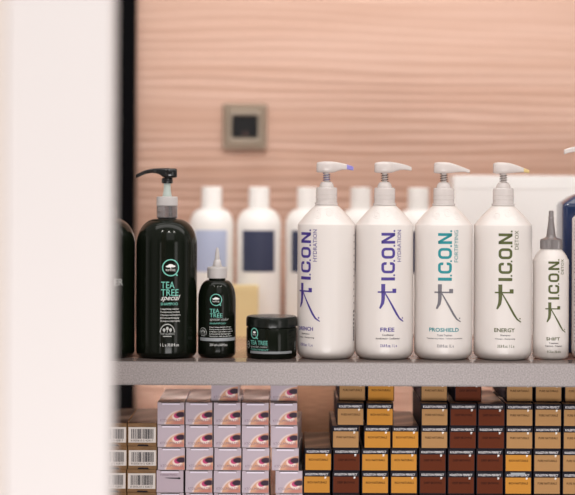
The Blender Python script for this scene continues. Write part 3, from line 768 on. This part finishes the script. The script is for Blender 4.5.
for c_, lst in cols.items():
    lst = lst + [(6, lst[-1][1] + .2, lst[-1][2])]
    for row, u, k in lst:
        z = LOW + .0001 + (6 - row) * PITCH * KP
        o = place(protos[k], k in used, u, z, 516 - (6 - row) * PITCH - 11, KW, rj.uniform(-.002, .002), .02 if row == 1 else rj.uniform(0, .0012))
        used.add(k)
        o['label'] = f'{cname[k]} carton, {ordn[c_]} column right of the lilac cartons, {rown[row]}'
        o['group'] = f'{cname[k]} hair colour cartons'
# clear sticker on one band, its glare painted as a silver patch
st = flat('sticker_glare', rect(art(), -7.5, KH - 3.2, 7, KH - .6), M['silver_ink'], None, KP, -.0007)
host = [o for o in COL.objects if o.get('label', '').startswith('amber yellow carton, eighth column') and 'fifth row' in o['label']][0]
st.parent = host; host['label'] = 'amber yellow carton with painted sticker glare on its black band'

eye = make_eye_carton(); flip = make_eye_carton(True); n_ = 0
ecols = {0: [(2, 157.4), (3, 157.4), (4, 157.8), (5, 156.4, 'flip')], 1: [(2, 185.4), (3, 185.5), (4, 186.2), (5, 185.3)],
         2: [(1, 211.0), (2, 213.6), (3, 213.6), (4, 214.4), (5, 213.6)], 3: [(2, 241.8), (3, 241.7), (4, 242.4), (5, 241.8)],
         4: [(1, 270.4), (2, 270.2), (3, 270.4), (4, 271.4), (5, 275.4)]}
for c_, lst in ecols.items():
    lst = lst + [(6, lst[-1][1] + .3)]
    for it in lst:
        row, u = it[0], it[1]
        z = LOW + .0001 + (6 - row) * PITCH * KP
        isf = len(it) > 2
        rz = -0.045 if (c_ == 4 and row in (3, 4)) else rj.uniform(-.002, .002)
        uu = u + (0.3 if c_ == 4 and row in (3, 4) else 0)
        o = place(flip if isf else eye, (not isf) and n_ > 0, uu, z, 516 - (6 - row) * PITCH - 11, KW, rz, .012 if row == 1 else rj.uniform(0, .0012))
        if not isf: n_ += 1
        o['group'] = 'lilac picture cartons under the shelf'
        o['label'] = 'plain lilac carton without picture, left column of the lilac stack, fifth row down' if isf else \
            f'lilac eye-picture carton, {ordn[c_]} column from the left, {rown[row]}'
bar = make_barcode_carton(); n_ = 0
bcols = {0: 97.6, 1: 127.4}
for c_, u in bcols.items():
    for row in (3, 4, 5, 6):
        z = LOW + .0001 + (6 - row) * 23.0 * KP * 1.003
        o = place(bar, n_ > 0, u + (.4 if row == 4 else 0) + (-.3 if row == 5 else 0), z, 450, BW, rj.uniform(-.002, .002), rj.uniform(0, .001)); n_ += 1
        o['group'] = 'gold-brown barcode cartons'
        lv = {3: 'top of its stack', 4: 'second down', 5: 'third down', 6: 'lowest'}[row]
        o['label'] = ('gold-brown barcode carton half behind the white panel, ' if c_ == 0 else 'gold-brown barcode carton next to the lilac cartons, ') + lv
# plain brown carton standing behind
ybr = 2.362
o = thing('cardboard_box', 'plain brown cardboard box standing behind the gap between lilac and amber cartons', 'box', ((X(294, ybr, 410) + X(341, ybr, 410)) / 2, ybr, LOW))
wb = (X(341, ybr) - X(294, ybr)) / 2; hbx = Z(381, ybr) - LOW
obj('box_body', bx(-wb, wb, 0, .2, 0, hbx, bev=.001), M['brown_card'], o)
obj('top_flap', bx(-wb, wb, -.0012, .0, hbx - .03, hbx, bev=.0004), M['brown_card'], o)

# ---------------------------------------------------------------- light
wd = bpy.data.worlds.new('World'); bpy.context.scene.world = wd; wd.use_nodes = True
nt = wd.node_tree; bg = nt.nodes['Background']
wt = nt.nodes.new('ShaderNodeTexCoord'); wx = nt.nodes.new('ShaderNodeSeparateXYZ'); nt.links.new(wt.outputs['Generated'], wx.inputs[0])
# the salon in front of the shelf: dim at eye level, lighter ceiling and floor, bright side bands added for bottle reflections
up = nt.nodes.new('ShaderNodeMath'); up.operation = 'ABSOLUTE'; nt.links.new(wx.outputs['Z'], up.inputs[0])
at = nt.nodes.new('ShaderNodeMath'); at.operation = 'ARCTAN2'; nt.links.new(wx.outputs['X'], at.inputs[0]); nt.links.new(wx.outputs['Y'], at.inputs[1])
sn = nt.nodes.new('ShaderNodeMath'); sn.operation = 'MULTIPLY_ADD'; nt.links.new(at.outputs[0], sn.inputs[0]); sn.inputs[1].default_value = 1 / (2 * PI); sn.inputs[2].default_value = 0.5
k = lambda v: (v, v * .94, v * .9, 1)
az = ramp(nt, sn.outputs[0], [(0.0, k(.22)), (.07, k(.10)), (.10, k(.55)), (.14, k(.5)), (.17, k(.12)), (.22, k(1.1)), (.30, k(1.0)), (.5, k(.5)), (.68, k(.9)), (.76, k(1.1)), (.80, k(.15)), (.86, k(.6)), (.88, k(.12)), (1.0, k(.22))])
mx = nt.nodes.new('ShaderNodeMix'); mx.data_type = 'RGBA'
nt.links.new(ramp(nt, up.outputs[0], [(.16, k(0)), (.45, (1, 1, 1, 1))]), mx.inputs[0]); nt.links.new(az, mx.inputs[6]); mx.inputs[7].default_value = k(.55)
nt.links.new(mx.outputs[2], bg.inputs[0]); bg.inputs[1].default_value = 0.6
def area(name, loc, target, size, power, col=(1, .95, .9), size_y=None):
    L = bpy.data.lights.new(name, 'AREA'); L.energy = power; L.color = col; L.size = size
    if size_y: L.shape = 'RECTANGLE'; L.size_y = size_y
    o = bpy.data.objects.new(name, L); COL.objects.link(o); o.location = loc
    o.rotation_euler = (Vector(target) - Vector(loc)).to_track_quat('-Z', 'Y').to_euler()
    return o
area('ceiling_panel_light', (0.5, 0.3, 2.7), (0, 2.3, 1.2), 1.2, 3.2, (1, .97, .95))
area('low_front_fill', (0.15, -0.6, 0.5), (0.0, 2.6, 1.2), 1.8, 29, (1, .972, .96), 0.7)  # added fill, kept low to reach the lower bay without showing in bottles
area('right_side_fill', (1.5, 0.2, 1.25), (0.0, 2.3, 1.2), 0.5, 4.5, (1, .95, .92), 1.4)  # unseen fill added on the right, gives the dark bottles vertical streaks
area('left_side_fill', (-0.9, -0.3, 1.2), (0.0, 2.3, 1.15), 0.5, 3.5, (1, .95, .92), 1.4)  # matching unseen fill added on the left
area('wall_wash_light', (0.1, 2.48, 2.5), (0.05, 2.76, 1.2), 1.6, .9, (1, .95, .92), 0.12)
area('under_shelf_fill', (0, 2.60, SHELF - .0235), (0, 2.78, SHELF - .16), 1.36, 1.2, (1, .93, .88), 0.015)  # added fill hidden behind the lip, brightens the wall below the shelf
area('under_shelf_fill', (0, 2.25, SHELF - .0235), (0, 2.38, SHELF - .12), 1.36, 1.1, (1, .95, .92), 0.012)  # second hidden fill, added to lift the brown box and carton tops
area('rear_row_light', (0.1, 2.15, 2.0), (0.05, 2.76, 1.28), 1.3, 2.4, (1, .96, .93), 0.25)
for i, (x, y) in enumerate(((-.5, 1.3), (.1, 1.2), (.6, 1.35))):
    area('ceiling_spot_light', (x, y, 2.6), (x * .6, 2.3, 1.2), 0.09, 2.0, (1, .95, .88))

cam = bpy.data.cameras.new('camera'); co = bpy.data.objects.new('camera', cam); COL.objects.link(co)
co.location = (0, 0, EYE)
co.rotation_euler = (Matrix.Rotation(PI / 2, 4, 'X') @ Matrix.Rotation(ROLL, 4, 'Z')).to_euler()
cam.sensor_width = 36; cam.sensor_fit = 'HORIZONTAL'; cam.lens = 36 * D / (575 * S)
cam.shift_y = -(247.5 - VC) / 575; cam.clip_start = 0.05
cam.dof.use_dof = True; cam.dof.focus_distance = 2.205; cam.dof.aperture_fstop = 1.95
sc = bpy.context.scene; sc.camera = co
sc.view_settings.view_transform = 'Standard'; sc.view_settings.look = 'None'; sc.view_settings.gamma = 1; sc.view_settings.use_curve_mapping = False
sc.view_settings.exposure = 0.52
